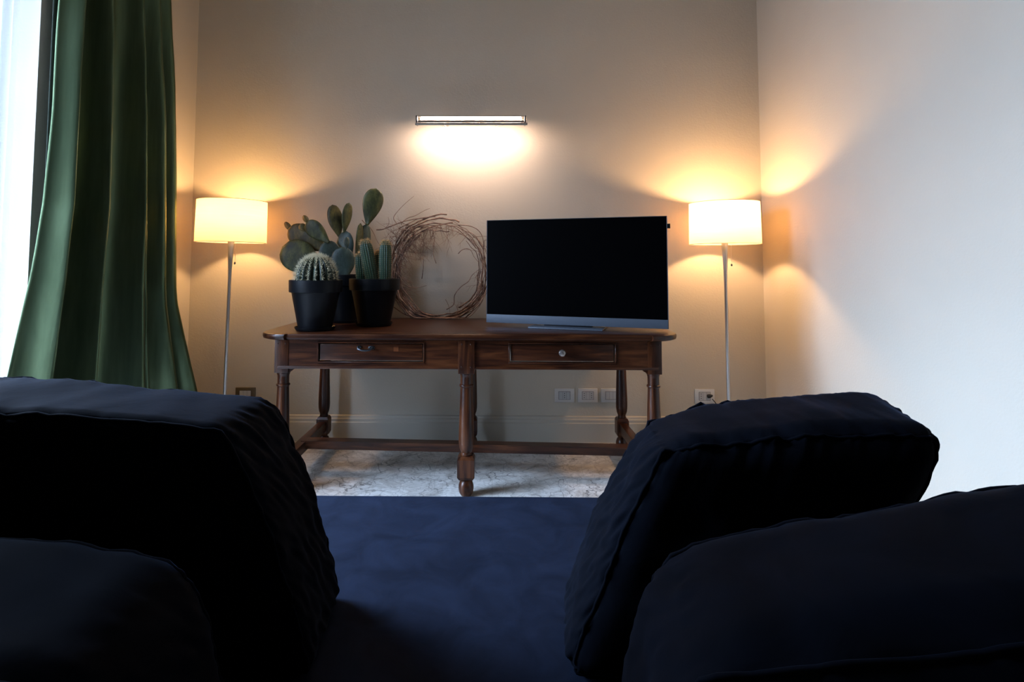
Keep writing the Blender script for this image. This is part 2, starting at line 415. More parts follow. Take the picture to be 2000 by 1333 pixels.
box(b, LX[0]-.02, LX[2]+.02, LYB, LYB+.028, AZ0, AZ1)
box(b, LX[0]-.018, LX[2]+.018, YA-.006, YA+.024, AZ0-.002, AZ0+.012, .004)
tm('long_apron', b, M['woodx'], smooth=True)
for lx in (LX[0], LX[2]): tm('side_apron', box(B(), lx-.016, lx+.016, LYF, LYB, AZ0, AZ1), M['woody'])
for d0, d1, k in DRW:
    b = B(); box(b, d0+.006, d1-.004, YA+.002, YA+.026, DZ0+.006, DZ1-.004, .003)
    box(b, d0+.012, d0+.02, YA+.02, YA+.48, DZ0+.006, DZ1-.02); box(b, d1-.02, d1-.012, YA+.02, YA+.48, DZ0+.006, DZ1-.02)
    dr = tm('drawer', b, M['woodx'], smooth=True)
    # cock beading round the opening
    b = B(); s = .006
    for (a0, a1, c0, c1) in ((d0-s, d1+s, DZ0-s, DZ0), (d0-s, d1+s, DZ1, DZ1+s), (d0-s, d0, DZ0, DZ1), (d1, d1+s, DZ0, DZ1)):
        box(b, a0, a1, YA-.006, YA+.004, c0, c1, .0015, 1)
    bead = tm('drawer_beading', b, M['woodx'], smooth=True)
    cx = (d0+d1)/2
    if k == 'l':
        hx = (718-962)*.002525; hz = .7155
        b = B()
        bmesh.ops.create_uvsphere(b, u_segments=14, v_segments=8, radius=1, matrix=Matrix.Translation((hx+.024, YA-.004, hz+.002)) @ Matrix.Diagonal((.017,.006,.009,1)))
        bmesh.ops.create_uvsphere(b, u_segments=14, v_segments=8, radius=1, matrix=Matrix.Translation((hx-.036, YA-.004, hz+.004)) @ Matrix.Diagonal((.011,.006,.008,1)))
        tube(b, [(hx-.042, YA-.008, hz+.006), (hx-.038, YA-.020, hz-.004), (hx-.02, YA-.026, hz-.009), (hx, YA-.027, hz-.010), (hx+.018, YA-.026, hz-.008), (hx+.03, YA-.018, hz-.001), (hx+.034, YA-.008, hz+.006)], .0045, 8)
        for i in range(6): bmesh.ops.create_uvsphere(b, u_segments=8, v_segments=5, radius=.0035, matrix=Matrix.Translation((hx+.012+.005*i, YA-.011, hz+.004*math.sin(i*2.1))))
        h = tm('drawer_handle', b, M['iron'], dr, True); h['label'] = 'ornate black iron pull'
        px = (775-962)*.002525
        pt = tm('wood_patch', box(B(), px-.012, px+.012, YA+.0005, YA+.003, .698, .722), M['woodpatch'], dr); pt['label'] = 'paler square repair patch'
    else:
        hx = (1094-962)*.002525+.006; hz = .697
        b = B(); lathe(b, [(.006,0), (.005,.010), (.009,.014), (.0165,.021), (.0175,.028), (.014,.034), (.006,.037), (0,.0375)], 20)
        bmesh.ops.transform(b, matrix=Matrix.Translation((hx, YA+.003, hz)) @ Matrix.Rotation(PI/2, 4, 'X'), verts=b.verts)
        h = tm('drawer_knob', b, M['pewter'], dr, True); h['label'] = 'round metal knob'
def leg(x, y, w=.068, front=True, shaft=1.0):
    b = B(); h = w/2
    box(b, x-h, x+h, y-h, y+h, .592, AZ1, .003)
    # turned part
    s = shaft
    pr = [(.024,.192), (.026,.20), (.0235,.208), (.0265,.216), (.031,.228), (.0345,.250), (.0355,.275), (.0345,.33), (.0325,.40), (.030,.47), (.0285,.518), (.0285,.524), (.033,.527), (.034,.531), (.033,.535), (.0285,.538), (.0285,.570), (.0295,.580), (.032,.585), (.032,.593)]
    lathe(b, [(r*s, z) for r, z in pr], 28, (x, y, 0))
    # foot block with chamfered ends
    hb = h*1.05
    for (r0, z0, r1, z1) in ((hb*.78,.083,hb,.098), (hb,.098,hb,.180), (hb,.180,hb*.8,.194)):
        vs = [b.verts.new((x+sx*r, y+sy*r, z)) for r, z in ((r0,z0),(r1,z1)) for sx, sy in ((-1,-1),(1,-1),(1,1),(-1,1))]
        for i in range(4): b.faces.new((vs[i], vs[(i+1)%4], vs[4+(i+1)%4], vs[4+i]))
        b.faces.new(vs[3::-1]); b.faces.new(vs[4:])
    lathe(b, [(.018,.088), (.020,.080), (.030,.070), (.0365,.052), (.0375,.036), (.034,.018), (.026,.004), (.022,0)], 28, (x, y, 0))
    if front:
        for sx in (-1, 1):
            for z in (.625, .735):
                bmesh.ops.create_uvsphere(b, u_segments=10, v_segments=6, radius=1, matrix=Matrix.Translation((x+sx*h*.55, y-h, z)) @ Matrix.Diagonal((.004,.002,.004,1)))
    return b
for i, lx in enumerate(LX):
    tm('leg', leg(lx, LYF, .080 if i == 1 else .068, True, 1.06 if i == 1 else .98), M['woodz'], smooth=True)
    tm('leg', leg(lx, LYB, .068, False, .98), M['woodz'], smooth=True)
for lx in (LX[0], LX[2]):
    tm('side_stretcher', box(B(), lx-.024, lx+.024, LYF, LYB, .112, .168, .004), M['woody'], smooth=True)
    b = B()                                               # small brackets under the aprons
for lx, s in ((LX[0], 1), (LX[2], -1)):
    b = B(); x = lx+s*.033
    prism(b, [(0,0), (.028,0), (.02,.010), (.008,.016), (0,.026)], -.012, .012)
    bmesh.ops.transform(b, matrix=Matrix.Translation((x, YA+.018, AZ0)) @ Matrix.Diagonal((s,1,-1,1)) @ Matrix.Rotation(PI/2, 4, 'X'), verts=b.verts)
    bmesh.ops.recalc_face_normals(b, faces=b.faces)
    tm('corner_bracket', b, M['woodx'])
b = B(); yl_, yr_ = 3.155, 3.075
vs = [(LX[0], yl_-.034, .13), (LX[0], yl_+.034, .13), (LX[2], yr_+.034, .126), (LX[2], yr_-.034, .126)]
lo = [b.verts.new(p) for p in vs]; hi = [b.verts.new((p[0], p[1], p[2]+.042)) for p in vs]
b.faces.new(lo); b.faces.new(hi[::-1])
for i in range(4): b.faces.new((lo[i], hi[i], hi[(i+1)%4], lo[(i+1)%4]))
bmesh.ops.recalc_face_normals(b, faces=b.faces)
tm('long_stretcher', b, M['woodx'])

# ------------------------------------------------------------------ pots and cacti
TT = TZ
def pot_parts(root, rr, h, sauc=.102):
    k = rr/.135
    b = B(); band = .064
    lathe(b, [(.080*k,.010), (.086*k,.012), (.121*k,h-band-.004), (.123*k,h-band), (.1335*k,h-band+.002), (.1345*k,h-band+.006), (.136*k,h-.006), (.1355*k,h-.001), (.133*k,h), (.130*k,h-.002), (.128*k,h-.03), (.075*k,.02)], 56)
    obj('pot', b, M['pot'], root, smooth=True)
    b = B(); lathe(b, [(sauc*.86,0), (sauc*.93,.002), (sauc,.012), (sauc*1.015,.018), (sauc*1.0,.0185), (sauc*.9,.009), (.05,.009)], 48)
    obj('saucer', b, M['pot'], root, smooth=True)
    b = B(); lathe(b, [(.126*k,h-.030), (.09*k,h-.024), (.03*k,h-.026), (0,h-.025)], 40); bmesh.ops.recalc_face_normals(b, faces=b.faces)
    obj('soil', b, M['soil'], root, smooth=True)
def spines_on(b, p, nrm, L, n, r, spread=1.0):
    u = nrm.orthogonal().normalized(); s = nrm.cross(u)
    for k in range(n):
        a = random.uniform(0, 2*PI); t = random.uniform(.2, 1.0)*spread
        d = (nrm + (u*math.cos(a)+s*math.sin(a))*t).normalized()
        cone(b, p, p+d*L*random.uniform(.65, 1.1), r)
# pot 1: barrel cactus
p = W(615.5, 640, 2.955)
g1 = 'potted cacti on the table'
t1 = thing('potted_barrel_cactus', 'round spiny barrel cactus in a black pot at the left end of the table', 'potted plant', (p.x, 2.955, TT), g1)
pot_parts(t1, .134, .258)
R, HZ, NR = .103, .126, 19
cz = .258-.020
def brib(a, k): return 1 - .17*abs(math.sin(a*NR/2))**.7*1.0
prof = []
for k in range(22):
    th = -.42*PI/2 + (1.0*PI/2+.42*PI/2)*k/21
    prof.append((R*math.cos(th)**.85 if th < PI/2-1e-3 else .0005, cz+HZ*.06+HZ*1.0*math.sin(th)+.01))
def brib2(a, k): f = 1-.5*max(0, (k-15)/6); return 1-.24*f*(1-abs(math.cos(a*NR/2))**.9)
b = B(); lathe(b, prof, NR*8, mod=brib2, cap=False); obj('cactus_body', b, M['barrel'], t1, smooth='all')
b = B()
for i in range(NR):
    a = 2*PI*i/NR
    for k in range(19):
        th = -.3*PI/2+(1.26*PI/2)*k/18.5
        r = R*math.cos(min(th, 1.5))**.85; z = cz+HZ*.06+HZ*math.sin(th)+.01
        pp = Vector((r*math.cos(a), r*math.sin(a), z)); nn = Vector((math.cos(a)*math.cos(th), math.sin(a)*math.cos(th), math.sin(th)*1.1)).normalized()
        spines_on(b, pp, nn, .027, 8, .00085, 1.5)
for i in range(420):
    a = random.uniform(0, 2*PI); r = .048*math.sqrt(random.random())
    pp = Vector((r*math.cos(a), r*math.sin(a), cz+HZ*1.06+.006-r*r*6)); spines_on(b, pp, Vector((math.cos(a)*.3, math.sin(a)*.3, 1)).normalized(), .015, 2, .0008, .7)
o = obj('spines', b, M['spine'], t1); o['kind'] = 'stuff'
# pot 2: column cacti
p = W(730.5, 640, 3.185)
t2 = thing('potted_column_cactus', 'ribbed finger shaped cacti in a black pot, the right of the three pots', 'potted plant', (p.x, 3.185, TT), g1)
pot_parts(t2, .139, .260, .100)
def column(base, top, r, nr=17):
    base, top = Vector(base), Vector(top); L = (top-base).length; d = (top-base).normalized()
    q = Vector((0,0,1)).rotation_difference(d).to_matrix().to_4x4(); MT = Matrix.Translation(base) @ q
    prof = []
    N = 26
    for k in range(N+1):
        t = k/N; z = L*t
        f = .82+.18*min(1, t*3)
        if t > .72: s = (t-.72)/.28; f *= math.sqrt(max(0, 1-s**2.2))
        prof.append((max(r*f, .0004), z))
    b = B(); lathe(b, prof, nr*6, mod=lambda a, k: 1-.13*(1-abs(math.cos(a*nr/2))), cap=False); b.transform(MT)
    o = obj('cactus_column', b, M['column'], t2, smooth='all')
    b = B()
    for i in range(nr):
        a = 2*PI*i/nr
        for k in range(int(L/.0105)):
            z = .01+k*.0105; t = z/L
            if t > .99: continue
            j = min(N-1, int(t*N)); fr = t*N-j; rr = prof[j][0]*(1-fr)+prof[j+1][0]*fr
            nn = Vector((math.cos(a), math.sin(a), .15 if t < .72 else .15+2.5*(t-.72)/.28)).normalized()
            spines_on(b, Vector((rr*math.cos(a), rr*math.sin(a), z)), nn, .0075 if t < .85 else .019, 3 if t < .85 else 9, .00045, 1.2)
    b.transform(MT)
    s = obj('spines', b, M['spine_gold'], o); s['kind'] = 'stuff'
def l2(px, py, Y): q = W(px, py, Y); return (q.x-t2.location.x, Y-3.185, q.z-TT)
def colc(bx, tx, ty, Y, r, Yt=None):
    q = l2(bx, 560, Y); tp = l2(tx, ty, Yt or Y); column((q[0], q[1], .225), tp, r)
colc(729, 712, 467, 3.16, .037)
colc(708, 703, 494, 3.20, .032)
colc(752, 753, 469, 3.15, .034)
colc(740, 739, 489, 3.24, .026)
# pot 3: prickly pear
p = W(674, 640, 3.385)
t3 = thing('potted_prickly_pear', 'tall prickly pear with flat oval pads in the pot behind the other two', 'potted plant', (p.x, 3.385, TT), g1)
pot_parts(t3, .139, .279, .104)
def pad(bx, by, tx, ty, wpx, Y, m='pad', tw=0., th=.010, name='pad', egg=.62, Yt=None):
    p0 = W(bx, by, Y) ; p1 = W(tx, ty, Yt or Y); p0 -= t3.location; p1 -= t3.location
    L = (p1-p0).length; ax = (p1-p0).normalized(); wd = wpx*.003047/2
    side = ax.cross(Vector((0,-1,0))).normalized(); side = Matrix.Rotation(tw, 3, ax) @ side; nrm = side.cross(ax)
    b = B(); NA, NT = 20, 28; rings = []
    for k in range(NA+1):
        t = k/NA
        # obovate outline: narrow at the base, widest at "egg"
        if t < egg: wv = .14+.86*math.sin((t/egg)*PI/2)**1.15
        else: wv = math.sqrt(max(0, 1-((t-egg)/(1-egg))**2))
        wv = max(wv, .01) if k < NA else .004
        ring = []
        thk = th*(.35+.65*min(1, wv*1.1)) if k < NA else .0005
        for i in range(NT):
            a = 2*PI*i/NT; c, s = math.cos(a), math.sin(a)
            cs = abs(c)**.9*(1 if c > 0 else -1)
            pt = p0+ax*L*t+side*wd*wv*cs+nrm*(thk*s*(abs(s)**.1 if s else 1)+.012*math.sin(t*2.5)*0)
            pt += nrm*.006*noise.noise(Vector((t*2, bx*.1, cs)))
            ring.append(b.verts.new(pt))
        rings.append(ring)
    for q, r in zip(rings, rings[1:]):
        for i in range(NT): b.faces.new((q[i], q[(i+1)%NT], r[(i+1)%NT], r[i]))
    b.faces.new(rings[0][::-1]); b.faces.new(rings[-1])
    bmesh.ops.recalc_face_normals(b, faces=b.faces)
    o = obj(name, b, M[m], t3, smooth='all')
    return o
Y3 = 3.385
pad(672, 548, 668, 482, 46, 3.36, 'pad_blue', .15, .013, egg=.55)            # H front
pad(668, 545, 676, 451, 38, 3.44, 'pad_blue', -.2, .012, egg=.68)            # F behind
pad(662, 540, 636, 471, 44, 3.40, 'pad_blue', .25, .013, egg=.62)            # G
pad(634, 532, 551, 482, 62, 3.36, 'pad', .15, .014, egg=.66)                  # A
pad(640, 490, 563, 446, 46, 3.41, 'pad_olive', .1, .013, egg=.66)            # B
pad(643, 474, 598, 434, 34, 3.39, 'pad', -.15, .012, egg=.66)                # C
pad(663, 464, 649, 400, 30, 3.45, 'pad_olive', .3, .010, egg=.6)             # D
pad(672, 455, 682, 396, 23, 3.44, 'pad', .8, .010, egg=.62)                  # E
pad(700, 545, 716, 437, 30, 3.43, 'pad_blue', .7, .012, egg=.60)             # I
pad(699, 540, 704, 436, 20, 3.40, 'pad', .9, .010, egg=.65)
pad(717, 440, 735, 368, 40, 3.42, 'pad', .25, .012, egg=.66)                 # J
pad(677, 487, 677, 463, 11, 3.33, 'pad_blue', .2, .010, 'fruit', .6)
for (bx, by, tx, ty, ww, Y) in ((571,453,556,434,11,3.42), (604,438,592,421,11,3.39), (597,452,586,438,15,3.40)):
    pad(bx, by, tx, ty, ww, Y, 'pad_olive', .2, .010, 'fruit', .6)

# ------------------------------------------------------------------ twig wreath
wy = 3.62
wc = W(861, 529, wy)
wr = thing('twig_wreath', 'round wreath of bare brown twigs standing on the table against the wall', 'wreath', (wc.x, 3.57, TT))
def wp(a, r, d):                                         # polar point in the leaning wreath plane
    x = wc.x+r*math.cos(a); z = wc.z+r*math.sin(a)*1.06
    y = 3.575 + (z-TT)*.085 + d
    return Vector((x, min(y, YB-.012), max(z, TT+.008)))-wr.location
RW = .283
b = B()
for k in range(36):
    a0 = random.uniform(0, 2*PI) if k > 12 else random.uniform(1.9, 3.6); span = random.uniform(1.6, 4.2)
    r0 = RW+random.gauss(0, .019); ph = random.uniform(0, 6); rr = random.uniform(.0024, .0056)
    dr = random.uniform(-.02, .02); dd = random.uniform(-.022, .018); n = 34; pts = []
    for i in range(n):
        t = i/(n-1); a = a0+span*t
        wob = .030*noise.noise(Vector((a*1.7, k*3.1, 0)))+.012*noise.noise(Vector((a*5, k*1.7, 5)))
        pts.append(wp(a, r0+dr*(t-.5)*2+wob, dd+.02*noise.noise(Vector((a*2, k*2.3, 9)))))
    tube(b, pts, lambda t, rr=rr: rr*(1.0-.65*t), 5)
obj('twig_ring', b, M['twig'], wr, smooth='all')
b = B()
def spray(a, r, ang, L, curl, rr, d, k, forks=2):
    p = wp(a, r, d); pts = []; n = 12; h = ang
    for i in range(n):
        pts.append(p.copy()); h += curl/n + .35*noise.noise(Vector((i*.5, k*1.3, 2)))
        p = p+Vector((math.cos(h), random.uniform(-.12,.10), math.sin(h)))*(L/n)
        p.z = max(p.z, .006)
        p.y = min(p.y, YB-.01-wr.location.y)
        if forks and i in (4, 7) and random.random() < .75:
            q = p.copy(); hh = h+random.choice((-1,1))*random.uniform(.4,.9); sub = [q.copy()]
            for j in range(6):
                hh += random.uniform(-.2,.2); q = q+Vector((math.cos(hh), random.uniform(-.1,.1), math.sin(hh)))*(L*.4/6); q.y = min(q.y, YB-.01-wr.location.y); q.z = max(q.z, .005); sub.append(q.copy())
            tube(b, sub, lambda t, rr=rr: rr*.6*(1-.6*t), 4)
    tube(b, pts, lambda t, rr=rr: rr*(1-.6*t), 4)
for k in range(230):                                      # thick bush on the upper left, outwards and inwards
    a = random.uniform(2.15, 3.5)
    if random.random() < .68: spray(a, RW+random.uniform(-.02,.085), random.uniform(-2.3, -.9) if random.random() < .6 else random.uniform(1.9,3.6), random.uniform(.07,.17), random.uniform(-1.3,1.3), .0019, random.uniform(-.04,.02), k)
    else: spray(a, RW+random.uniform(-.03,.01), random.uniform(-1.9,-.3), random.uniform(.08,.19), random.uniform(-1,1.0), .0017, random.uniform(-.03,.02), k)
for k in range(20):
    a = random.uniform(1.35, 2.1); spray(a, RW-.01, random.uniform(-2.0,-1.0), random.uniform(.10,.24), random.uniform(-.6,.9), .0020, random.uniform(-.02,.01), k+200)
for k in range(26):
    a = random.uniform(-1.3, 1.4); spray(a, RW-.01, a+PI+random.uniform(-1.2,1.2), random.uniform(.03,.12), random.uniform(-1,1), .0018, random.uniform(-.02,.01), k+300, 1)
obj('twig_bush', b, M['twig'], wr, smooth='all')
def twig(pxs, rr, Y=3.60):
    b = B(); P = [W(x, y, min(Y, 3.67))-wr.location for x, y in pxs]; fine = []
    for i in range(len(P)-1):
        p0, p1, p2, p3 = P[max(i-1,0)], P[i], P[i+1], P[min(i+2,len(P)-1)]
        for j in range(5):
            t = j/5; fine.append(.5*((2*p1)+(-p0+p2)*t+(2*p0-5*p1+4*p2-p3)*t*t+(-p0+3*p1-3*p2+p3)*t**3))
    fine.append(P[-1])
    for q in fine: q.z = max(q.z, .006)
    tube(b, fine, lambda t: rr*1.5*(1.1-.6*t), 5)
    obj('twig', b, M['twig'], wr, smooth='all')
for pxs, rr in ((((776,438),(769,428),(772,419),(785,404),(798,392),(809,383)), .0014),
                (((783,437),(795,427),(812,421),(828,412),(840,407)), .0015),
                (((752,446),(758,440),(760,433),(758,424)), .0012),
                (((707,430),(713,437),(722,444),(730,456),(736,470),(742,480)), .0017),
                (((735,449),(748,448),(766,441),(788,433),(812,428),(832,426),(850,423)), .0024),
                (((778,447),(800,436),(818,427),(838,424),(852,424)), .0020),
                (((895,440),(915,441),(933,449),(943,465),(945,490),(948,520),(950,545)), .0019),
                (((920,470),(925,464),(938,462),(953,462)), .0015), (((946,482),(946,470),(953,470)), .0015),
                (((895,496),(902,489),(912,486),(920,490),(926,502),(936,514)), .0016),
                (((790,556),(800,561),(815,562),(834,558)), .0017),
                (((950,560),(930,585),(905,607),(880,622)), .0022),
                (((872,605),(886,595),(888,577),(900,561),(915,550),(922,538),(935,527)), .0019),
                (((769,600),(790,614),(815,622),(840,624)), .0021),
                (((824,545),(827,520),(826,495),(828,470),(832,450)), .0017), (((852,515),(846,495),(848,470),(846,450)), .0014),
                (((870,585),(877,600),(880,620)), .0012)):
    twig(pxs, rr)

# ------------------------------------------------------------------ television
A_ = W(950.5, 630.5, 3.22); D_ = W(1305.5, 642.5, 2.905)
zb = (A_.z+D_.z)/2
ax = Vector((D_.x-A_.x, D_.y-A_.y, 0)); TWD = ax.length; ang = math.atan2(ax.y, ax.x)
zt = W(957, 431, 3.22).z; TH_ = zt-zb
mid = (A_+D_)/2
tv = thing('television', 'flat black television on a low silver foot at the right of the table', 'television', (mid.x, mid.y, TT))
tv.rotation_euler = (0, 0, ang)
z0, z1 = zb-TT, zt-TT; hw = TWD/2
b = B(); box(b, -hw, hw, .003, .035, z0, z1, .003); box(b, -hw*.72, hw*.72, .03, .062, z0+.04, z1-.14, .008); obj('casing', b, M['tvback'], tv, smooth=True)
bez = .046
obj('screen', box(B(), -hw+.003, hw-.003, 0, .004, z0+bez, z1-.002), M['screen'], tv)
obj('lower_bezel', box(B(), -hw, hw, -.004, .010, z0, z0+bez, .002), M['tvgrey'], tv, smooth=True)
b = B(); box(b, -hw-.0015, -hw+.0015, .0, .02, z0, z1); box(b, hw-.0015, hw+.0015, .0, .02, z0, z1); box(b, -hw, hw, 0, .02, z1-.001, z1+.001); obj('side_trim', b, M['tvgrey'], tv)
fx = -.03
b = B(); box(b, fx-.198, fx+.198, -.075, .150, .0, .008, .003, matrix=None)
obj('foot_plate', b, M['tvgrey'], tv, smooth=True)
b = B(); box(b, fx-.13, fx+.13, .012, .055, .006, z0+.06, .004); obj('stand_neck', b, M['tvback'], tv, smooth=True)
b = B(); box(b, hw+.001, hw+.016, .022, .032, z1-.062, z1-.038, .001); box(b, hw-.03, hw+.002, .024, .030, z1-.058, z1-.042)
o = obj('media_stick', b, M['black'], tv, smooth=True); o['label'] = 'small black stick poking out of the side'

# ------------------------------------------------------------------ floor lamps
def lamp(label, px, tilt, Y, ybot_px, ytop_px, wpx, bulb='bulb'):
    c = W(px, (ybot_px+ytop_px)/2, Y)
    zb_ = W(px, ybot_px, Y).z; zt_ = W(px, ytop_px, Y).z; r = wpx*Y/1111/2*.995
    root = thing('floor_lamp', label, 'lamp', (c.x-math.tan(tilt)*c.z, Y, 0), 'floor lamps at both ends of the table')
    root.rotation_euler = (0, tilt, 0)
    b = B(); lathe(b, [(.13,0), (.135,.003), (.135,.012), (.128,.018), (.03,.022), (.014,.03), (.012,.05)], 40); obj('base', b, M['steel'], root, smooth=True)
    b = B(); lathe(b, [(.0100,.03), (.0100,zb_-.25), (.0112,zb_-.17), (.0155,zb_-.06), (.0190,zb_+.0), (.0185,zb_+.03), (.016,zb_+.035)], 24); obj('pole', b, M['steel'], root, smooth=True)
    b = B(); lathe(b, [(.012,zb_+.034), (.016,zb_+.05), (.016,zt_-.125), (.012,zt_-.115)], 16); obj('bulb_holder', b, M['white'], root, smooth=True)
    b = B(); bmesh.ops.create_uvsphere(b, u_segments=20, v_segments=12, radius=.030, matrix=Matrix.Translation((0,0,zt_-.080))); obj('bulb', b, M[bulb], root, smooth='all')
    # shade: thin linen drum open at both ends, a trim wire on each rim
    b = B(); seg = 72
    r1, r0 = r*.985, r
    lathe(b, [(r0, zb_), (r1, zt_)], seg, cap=False)
    sh = obj('lamp_shade', b, M['shade'], root, smooth='all')
    for zz, rr in ((zb_, r0), (zt_, r1)):
        b = B(); tube(b, [(rr*math.cos(2*PI*i/72), rr*math.sin(2*PI*i/72), zz) for i in range(72)], .0016, 6, closed=True); obj('rim_wire', b, M['plate_dark'], sh, smooth='all')
    b = B()
    for k in range(3):
        a = 2*PI*k/3+.4; tube(b, [(.015*math.cos(a), .015*math.sin(a), zb_+.05), (r0*math.cos(a), r0*math.sin(a), zb_+.006)], .0014, 5)
    obj('spider_wire', b, M['steel'], sh)
    b = B(); cx = .033; tube(b, [(cx, -.012, zb_+.04), (cx, -.012, zb_-.120)], .0011, 5); ch = obj('pull_cord', b, M['steel'], root)
    b = B(); lathe(b, [(.001,.006), (.0045,.002), (.0055,-.004), (.003,-.009), (0,-.010)], 12, (cx, -.012, zb_-.122)); bmesh.ops.recalc_face_normals(b, faces=b.faces); obj('cord_knob', b, M['darkmetal'], ch, smooth=True)
    return root
LYP = 3.43
lamp('lit floor lamp with cream drum shade in the corner beside the green curtain', 453, .014, LYP, 474, 393.5, 131)
lamp('lit floor lamp with cream drum shade in the right corner, beside the television', 1414.5, -.004, LYP, 477.5, 397, 131.5, 'bulb_bright')

# ------------------------------------------------------------------ picture light
c = W(921, 236, 3.60)
pic = thing('picture_light', 'slim metal wall light with a glowing tube above the table', 'wall light', (c.x, YB, c.z))
hl = (W(1027, 236, 3.6)-W(816, 236, 3.6)).x/2
# local: y negative = out of the wall
ztu = W(921, 232.0, 3.51).z - c.z; ytu = 3.51-YB
b = B(); tube(b, [(-hl+.03, ytu, ztu), (hl-.03, ytu, ztu)], .0075, 14); obj('light_tube', b, M['tube'], pic, smooth=True)
b = B(); n = 14; R_ = .0165; g = []                          # reflector trough over the tube, open towards the room and the floor
for k in range(n+1):
    a = math.radians(30+k*(188-30)/n)                       # angle from the -y (room) side, over the top, to the wall side
    g.append([(-math.cos(a)*R_+ytu, math.sin(a)*R_+ztu)])
pts = [q[0] for q in g]
rows = [[b.verts.new((x, y, z)) for y, z in pts] for x in (-hl, hl)]
for k in range(n): b.faces.new((rows[0][k], rows[0][k+1], rows[1][k+1], rows[1][k]))
o = obj('reflector', b, M['chrome'], pic, smooth='all'); sm = o.modifiers.new('t', 'SOLIDIFY'); sm.thickness = .002; sm.offset = -1
zr = W(921, 242.3, 3.48).z - c.z; yr0 = 3.48-YB
b = B(); tube(b, [(-hl+.002, yr0, zr), (hl+.004, yr0, zr)], .0088, 16); obj('rail', b, M['chrome'], pic, smooth=True)
zl = W(921, 237.6, 3.488).z - c.z
obj('front_lip', box(B(), -hl+.006, hl-.006, 3.486-YB, 3.490-YB, zl-.0048, zl+.0036), M['chrome'], pic)
for s in (-1, 1):
    b = B(); box(b, s*(hl-.010)-.005, s*(hl-.010)+.005, yr0-.004, ytu+.012, zr-.003, ztu+.012, .001); obj('end_cap', b, M['darkmetal'], pic)
    b = B(); box(b, s*hl*.5-.012, s*hl*.5+.012, ytu+.008, 0, ztu+.004, ztu+.010); box(b, s*hl*.5-.02, s*hl*.5+.02, -.005, 0, ztu-.002, ztu+.022); obj('wall_bracket', b, M['chrome'], pic)

# ------------------------------------------------------------------ sockets
def socket(px0, py0, px1, py1, label, kind, metal='plate'):
    p0 = W(px0, py0, YB); p1 = W(px1, py1, YB); cx, cz_ = (p0.x+p1.x)/2, (p0.z+p1.z)/2; w2, h2 = abs(p1.x-p0.x)/2, abs(p0.z-p1.z)/2
    t = thing('wall_socket', label, 'socket', (cx, YB, cz_), 'wall sockets above the baseboard')
    obj('cover_plate', box(B(), -w2, w2, -.009, 0, -h2, h2, .0025), M[metal], t, smooth=True)
    iw, ih = w2*.56, h2*.56
    b = B()
    for (a0, a1, c0, c1) in ((-iw-.002, iw+.002, ih, ih+.0018), (-iw-.002, iw+.002, -ih-.0018, -ih), (-iw-.002, -iw, -ih, ih), (iw, iw+.002, -ih, ih)): box(b, a0, a1, -.0098, -.008, c0, c1)
    obj('surround_gap', b, M['black'], t)
    obj('insert', box(B(), -iw, iw, -.0105, -.006, -ih, ih), M['insert'], t)
    b = B()
    for k in (-1, 1): box(b, k*iw/3-.0005, k*iw/3+.0005, -.0108, -.0104, -ih, ih)
    cols = {'centre': (0,), 'pair': (-.66, .66), 'left': (-.66,), 'blank': ()}[kind]
    for cc in cols:
        for zz in (-.55, 0, .55):
            bb = Matrix.Translation((cc*iw, -.0106, zz*ih)) @ Matrix.Rotation(PI/2, 4, 'X')
            bmesh.ops.create_cone(b, cap_ends=True, segments=12, radius1=.0028, radius2=.0028, depth=.0008, matrix=bb)
    obj('contact_holes', b, M['black'], t)
    return t, cx, cz_, iw
socket(1083, 759, 1121.5, 786, 'silver socket plate under the table with one centre column of holes', 'centre')
socket(1128.5, 759, 1167, 786, 'silver socket plate under the table with two columns of holes', 'pair')
socket(1174, 759, 1212, 786, 'blank silver switch plate partly hidden behind the right rear table leg', 'blank')
t_, cx, cz_, iw = socket(1356, 760, 1395, 787.5, 'silver wall socket beside the right lamp with a black plug in it', 'left')
socket(461, 757, 499, 784, 'dark bronze socket plate beside the left lamp pole, above the sofa cushion', 'blank', 'plate_dark')
pg = thing('power_plug', 'black plug and cord in the wall socket beside the right lamp', 'plug', (cx+iw*.62, YB-.011, cz_))
b = B(); lathe(b, [(.012,0), (.0125,.006), (.011,.018), (.0075,.028), (.005,.034)], 20); b.transform(Matrix.Rotation(PI/2, 4, 'X') @ Matrix.Rotation(0, 4, 'Z')); 
b.transform(Matrix.Rotation(-.35, 4, 'X') @ Matrix.Rotation(.45, 4, 'Z'))
obj('plug_body', b, M['black'], pg, smooth=True)
e = Vector((.013, -.030, -.010))
b = B(); pts = [e, e+Vector((.014,-.01,-.018)), e+Vector((.028,-.012,-.04)), e+Vector((.040,-.008,-.09)), e+Vector((.045,.0,-.15)), e+Vector((.05,-.01,-.22)), Vector((.06,-.06,-cz_+.005)), Vector((.02,-.16,-cz_+.005))]
tube(b, pts, .003, 8); obj('cord', b, M['black'], pg, smooth='all')

